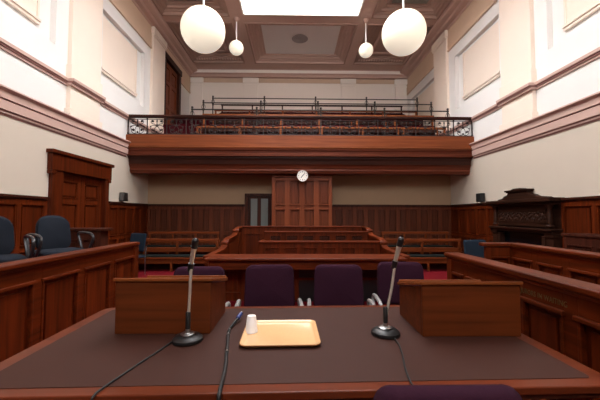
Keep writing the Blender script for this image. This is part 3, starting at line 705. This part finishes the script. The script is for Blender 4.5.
# ------------------------------------------------------------------ chairs
def arm_chair(name, label, fabric, loc, rz, group, back=(.49, .44, .085, .07), taper=.06, arms='silver', floor=0.0, az=0.0):
    """swivel armchair facing -Y, origin on the floor"""
    t = thing(name, label, 'chair', loc, rz, group)
    bw, bh, bt_, br = back
    m = MB(Matrix.Translation((0, .20, 1.0-bh/2)) @ Matrix.Rotation(R(-7), 4, 'X')); m.pad(bw, bh, bt_, br, bow=-.05, taper=taper)
    bk = m.obj('backrest', fabric, t, smooth=True, angle=60)
    m = MB(Matrix.Translation((0, .245, 1.0-bh/2-.04)) @ Matrix.Rotation(R(-7), 4, 'X')); m.pad(bw*.86, bh*.82, .03, br, bow=-.05, inset=.006)
    m.obj('back_shell', 'black', bk, smooth=True, angle=60)
    m = MB(Matrix.Translation((0, -.04, .475)) @ Matrix.Rotation(R(90), 4, 'X')); m.pad(.50, .48, .09, .09)
    m.obj('seat', fabric, t, smooth=True, angle=60)
    MB().box(-.19, .19, -.2, .16, .41, .435).box(-.05, .05, -.06, .06, .385, .41).obj('seat_pan', 'black', t, bevel=.01)
    MB().tube([(0, .12, .42), (0, .25, .43), (0, .27, .50), (0, .255, .72)], .025, 8, 4).obj('back_support', 'black', t, smooth=True)
    for sx in (-1, 1):
        x = sx*.285
        m = MB().tube([(sx*.17, .06, .425), (x, .05, .44), (x+sx*.01, .06, .54), (x, .12, .65+az), (x, .05, .682+az), (x, -.10, .682+az), (x, -.22, .665+az), (x, -.27, .61+az), (x, -.22, .53+az*.5), (sx*.275, -.12, .44), (sx*.18, -.10, .425)], .018, 8, 4)
        a = m.obj('armrest', arms, t, smooth=True)
    MB().lathe([(.03, .09), (.03, .25), (.02, .25), (.02, .40)], (0, 0, 0), 12).obj('gas_column', 'steel', t, smooth=True)
    hub = MB().lathe([(.04, .06), (.05, .07), (.05, .11), (.035, .13)], (0,0,0), 14).obj('hub', 'black', t, smooth=True)
    for k in range(5):
        a = 2*PI*k/5+.3; c, s_ = math.cos(a), math.sin(a)
        l = MB().tube([(.03*c, .03*s_, .095), (.16*c, .16*s_, .085), (.26*c, .26*s_, .065)], [.024, .016], 8).obj('leg', 'black', t, smooth=True)
        MB(Matrix.Translation((.26*c, .26*s_, .028)) @ Matrix.Rotation(a+.6, 4, 'Z')).lathe([(.02, -.022), (.028, -.018), (.028, .018), (.02, .022)], (0,0,0), 12, 'X').box(-.008, .008, -.01, .01, .0, .05).obj('caster', 'rubber', l, smooth=True)
    return t
PC = 'purple chairs at the table'
c1 = arm_chair('office_chair', 'purple armchair behind the tray, left one of the middle pair', 'plum', (-.225, 2.98, 0), R(4), PC, arms='armgrey')
c1.scale = (1, 1, .975)
def chair_at(src, x, y, z, rz, label): return dup(src, (x, y, z), R(rz), label)
chair_at(c1, .425, 2.98, 0, -2, 'purple armchair in the middle between the tray and the right microphone')
chair_at(c1, 1.09, 3.16, 0, -3, 'purple armchair partly behind the right lectern box and microphone')
chair_at(c1, -.88, 2.87, 0, 2, 'purple armchair mostly hidden behind the left lectern box')
nc = chair_at(c1, .485, 1.2, 0, 180, 'purple armchair on the near side of the table, only its top showing')
nc.scale = (1, 1, .935)
JC = 'blue jury armchairs'
j1 = arm_chair('jury_chair', 'navy blue armchair in the jury box nearer the double door', 'blue', (-3.05, 4.22, .55), R(58), JC, back=(.41, .54, .11, .16), taper=.14, arms='armdark', az=.06)
j1.scale = (1, 1, .9)
chair_at(j1, -3.22, 3.5, .55, 50, 'navy blue armchair in the jury box cut off by the left edge')
def side_chair(label, loc, rz):
    t = thing('side_chair', label, 'chair', loc, rz, 'blue side chairs')
    m = MB(Matrix.Translation((0, .2, .78)) @ Matrix.Rotation(R(-8), 4, 'X')); m.pad(.46, .44, .05, .04, bow=-.03); m.obj('backrest', 'teal', t, smooth=True, angle=60)
    m = MB(Matrix.Translation((0, -.02, .45)) @ Matrix.Rotation(R(90), 4, 'X')); m.pad(.46, .44, .06, .05); m.obj('seat', 'teal', t, smooth=True, angle=60)
    for sx in (-1, 1):
        MB().tube([(sx*.215, -.2, 0), (sx*.215, -.19, .41), (sx*.2, -.1, .42)], .012, 8).obj('leg', 'silver', t, smooth=True)
        MB().tube([(sx*.215, .2, 0), (sx*.215, .19, .42), (sx*.215, .22, .7)], .012, 8).obj('leg', 'silver', t, smooth=True)
    MB().tube([(-.215, -.19, .41), (.215, -.19, .41)], .011, 8).tube([(-.215, .19, .41), (.215, .19, .41)], .011, 8).obj('seat_frame', 'silver', t, smooth=True)
    return t
side_chair('blue side chair standing beyond the left jury box near the left benches', (-3.87, 7.75, 0), R(-18))
side_chair('blue side chair standing between the right box fronts and the fireplace', (3.40, 5.76, 0), R(8))
# ------------------------------------------------------------------ the table in front
tb = thing('clerks_table', 'large table with a brown leather top and wooden border in the foreground', 'table', (-.022, 1.95, 0), R(1.2))
hx, hy = 1.415, .615
def rrect(a, b, r, n=6):
    o = []
    for cx, cy, s0 in ((a-r, b-r, 0), (-a+r, b-r, 1), (-a+r, -b+r, 2), (a-r, -b+r, 3)):
        for k in range(n): g_ = PI/2*(s0+k/(n-1)); o.append((cx+r*math.cos(g_), cy+r*math.sin(g_)))
    return o
MB().prism(rrect(hx, hy, .07), .715, .749, 'Z').obj('table_border', 'border', tb, bevel=.006)
MB().prism(rrect(hx-.012, hy-.012, .06), .690, .715, 'Z').obj('edge_moulding', 'darkz', tb, bevel=.006)
MB().prism(rrect(hx-.085, hy-.065, .02), .747, .7515, 'Z').obj('leather_inlay', 'leather', tb)
MB().box(-hx+.10, hx-.10, -hy+.27, -hy+.30, .56, .69).box(-hx+.10, hx-.10, hy-.30, hy-.27, .56, .69).box(-hx+.10, -hx+.13, -hy+.13, hy-.13, .56, .69).box(hx-.13, hx-.10, -hy+.13, hy-.13, .56, .69).obj('apron', 'woodx', tb, bevel=.004)
for sx in (-1, 1):
    for sy in (-1, 1):
        MB().lathe([(.03, 0), (.045, .03), (.035, .07), (.055, .16), (.04, .22), (.05, .42), (.045, .5), (.065, .53), (.065, .69)], (sx*(hx-.12), sy*(hy-.12), 0), 16).obj('leg', 'woodz', tb, smooth=True)
TZ = .7515
# two lectern boxes
def lectern_box(label, x0, x1, yf, yb, hf, hb, loc):
    cx = (x0+x1)/2; a = (x1-x0)/2; D = yb-yf
    t = thing('lectern_box', label, 'lectern', (cx, yf, TZ), R(loc), 'desk lecterns')
    MB().box(-a, a, 0, .022, 0, hf-.018).obj('front_board', 'lectern', t, bevel=.004)
    for sx in (-1, 1):
        MB().prism([(.022, 0), (D, 0), (D, hb-.018), (.022, hf-.018-.01)], sx*a, sx*(a-.022), 'X').obj('side_board', 'lectern', t, bevel=.003)
    MB().box(-a+.022, a-.022, D-.02, D, 0, hb-.025).obj('back_board', 'lectern', t)
    MB().prism([(-.012, hf-.016), (-.012, hf+.004), (D+.012, hb+.004), (D+.012, hb-.018)], -a-.012, a+.012, 'X').obj('sloped_top', 'lecternlight', t, bevel=.004)
    MB().box(-a-.004, a+.004, D-.012, D+.006, hb, hb+.022).obj('book_lip', 'lecternlight', t, bevel=.003)
    return t
lectern_box('wooden sloping lectern box on the left of the table beside the left microphone', -1.075, -.505, 1.97, 2.40, .33, .245, 0)
lectern_box('wooden sloping lectern box on the right of the table beside the right microphone', .76, 1.345, 1.905, 2.33, .32, .225, -.5)
# microphones
def mic(label, x, y, top, head):
    t = thing('desk_microphone', label, 'microphone', (x, y, TZ), 0, 'desk microphones')
    MB().lathe([(.08, 0), (.085, .008), (.083, .020), (.070, .031), (.044, .038), (.03, .039)], (0,0,0), 32).obj('base', 'black', t, smooth=True)
    MB().lathe([(.038, .037), (.04, .044), (.027, .05), (.015, .05), (.013, .075), (.009, .078)], (0,0,0), 20).obj('base_collar', 'silver', t, smooth=True)
    tx, ty, tz = top
    MB().lathe([(.014, .07), (.014, .16), (.01, .165)], (0,0,0), 12).obj('lower_sleeve', 'black', t, smooth=True)
    MB().tube([(0,0,.07), (tx*.3, ty*.3, .18), (tx*.65, ty*.65, tz*.65), (tx, ty, tz)], .0085, 10, 4).obj('gooseneck', 'satin', t, smooth=True)
    h = head; dx, dy, dz = h[0]-tx, h[1]-ty, h[2]-tz
    P = lambda k: (tx+dx*k, ty+dy*k, tz+dz*k)
    b = MB().tube([P(-.25), P(.06)], .017, 12).obj('clip', 'black', t, smooth=True)
    b = MB().tube([P(.0), P(.72)], [.011, .016], 12).obj('mic_body', 'satin', t, smooth=True)
    MB().tube([P(.70), P(.74)], .0195, 14).tube([P(.74), P(.95)], .0185, 14).sphere(P(.95), .019, 14, 10).obj('mic_head', 'black', t, smooth=True)
    return t
mic('desk microphone on a straight metal neck beside the left lectern box', -.602, 1.86, (.012, 0, .43), (.050, -.05, .575))
mic('desk microphone on a leaning metal neck beside the right lectern box', .55, 1.945, (.062, 0, .43), (.088, -.04, .575))
# cables
def cable(name, label, pts, r=.0045):
    t = MB().tube([(x, y, z+r) for x, y, z in pts], r, 8, 8)
    return t
Z = TZ+.0006
EDGE = [(0, 0, 0)]
o = cable('cable', '', [(-.672, 1.885, Z+.002), (-.70, 1.75, Z), (-.735, 1.60, Z), (-.765, 1.46, Z), (-.785, 1.36, Z), (-.79, 1.315, Z-.003), (-.79, 1.297, Z-.03), (-.79, 1.295, Z-.2), (-.78, 1.30, .4)]).obj('microphone_cable', 'rubber', smooth=True)
tag(o, 'thin black cable running from the left microphone over the near edge of the table', 'cable')
o = cable('cable', '', [(.58, 1.87, Z+.002), (.577, 1.78, Z), (.555, 1.66, Z), (.52, 1.52, Z), (.50, 1.40, Z), (.498, 1.35, Z-.002), (.497, 1.328, Z-.03), (.495, 1.34, Z-.085), (.49, 1.42, Z-.10), (.48, 1.60, Z-.12)]).obj('microphone_cable', 'rubber', smooth=True)
tag(o, 'thin black cable running from the right microphone over the near edge of the table', 'cable')
t = thing('connector_cable', 'thick black cable with metal rings and a blue plug lying left of the tray', 'cable', (-.38, 1.8, TZ))
pts = [(-.372, 2.16, .03), (-.388, 2.10, .018), (-.397, 2.03, .011), (-.388, 1.93, .009), (-.365, 1.80, .009), (-.345, 1.68, .009), (-.325, 1.57, .009), (-.31, 1.46, .009), (-.30, 1.35, .009), (-.297, 1.325, .006), (-.296, 1.30, -.02), (-.296, 1.298, -.2)]
P = [(x+.38, y-1.8, z) for x, y, z in pts]
MB().tube(P, .0085, 10, 5).obj('cord', 'rubber', t, smooth=True)
for q in ((-.388, 1.93), (-.346, 1.69), (-.397, 2.01)):
    MB(Matrix.Translation((q[0]+.38, q[1]-1.8, .0098)) @ Matrix.Rotation(R(12), 4, 'Z')).lathe([(.0096, -.009), (.0096, .009)], (0,0,0), 12, 'Y').obj('metal_ring', 'silver', t, smooth=True)
MB().tube([(.008, .36, .03), (.012, .385, .036), (.018, .42, .043)], .0135, 12).obj('plug', 'bluecap', t, smooth=True)
MB().tube([(.017, .413, .0415), (.020, .435, .046)], .008, 10).obj('plug_tip', 'silver', t, smooth=True)
# tray
ty = thing('serving_tray', 'tan plastic serving tray lying on the leather table top', 'tray', (-.078, 1.95, TZ), R(1.2))
a, b = .222, .205
def rings(rs, caps=True):
    m = MB(); vs = []; fs = []; N = None
    for a_, b_, r_, z_ in rs:
        o_ = rrect(a_, b_, r_, 8); N = len(o_); vs += [(x, y, z_) for x, y in o_]
    for i in range(len(rs)-1):
        for k in range(N): fs.append((i*N+k, i*N+(k+1) % N, (i+1)*N+(k+1) % N, (i+1)*N+k))
    if caps: fs.append(tuple(range(N))[::-1]); fs.append(tuple((len(rs)-1)*N+k for k in range(N)))
    return m.add(vs, fs)
rings([(a-.02, b-.02, .03, 0), (a-.003, b-.003, .04, .014), (a, b, .042, .018), (a-.002, b-.002, .04, .0215), (a-.010, b-.010, .034, .0205), (a-.020, b-.020, .026, .008), (a-.026, b-.026, .022, .005)]).obj('tray_body', 'tray', ty, smooth=True, angle=50)
rings([(a+.0006, b+.0006, .0424, .0155), (a+.0016, b+.0016, .043, .018), (a+.0006, b+.0006, .0424, .0205), (a-.0015, b-.0015, .041, .018), (a+.0006, b+.0006, .0424, .0155)], False).obj('rim_edge', plain('tray_rim_brown', rgb(150, 92, 48), .35), ty, smooth=True)
# foam cup upside down
m = MB().lathe([(.0335, .001), (.0375, 0), (.0388, .004), (.0368, .008), (.0262, .092), (.0240, .0975), (.0215, .0975), (.0200, .0945), (.0005, .0945)], (0,0,0), 32)
o = m.obj('foam_cup', 'foam', smooth=True, angle=50); o.location = (-.258, 1.985, TZ+.0056); tag(o, 'white foam cup turned upside down at the left end of the tan tray', 'cup')
# ------------------------------------------------------------------ camera, light, colour
cam = bpy.data.cameras.new('camera'); cam.lens = 36*320/600; cam.sensor_width = 36; cam.clip_start = .05
co = bpy.data.objects.new('camera', cam); COL.objects.link(co)
co.matrix_world = Matrix.Translation((0,0,1.47)) @ Matrix.Rotation(-R(1.0268), 4, 'Z') @ Matrix.Rotation(R(90+2.5922), 4, 'X') @ Matrix.Rotation(R(.1143), 4, 'Z')
SC.camera = co
wd = bpy.data.worlds.new('world'); wd.use_nodes = True; SC.world = wd
wd.node_tree.nodes['Background'].inputs['Color'].default_value = (.6, .7, .9, 1); wd.node_tree.nodes['Background'].inputs['Strength'].default_value = .3
SC.view_settings.view_transform = 'Standard'; SC.view_settings.look = 'None'; SC.view_settings.gamma = 1; SC.view_settings.exposure = 0.68
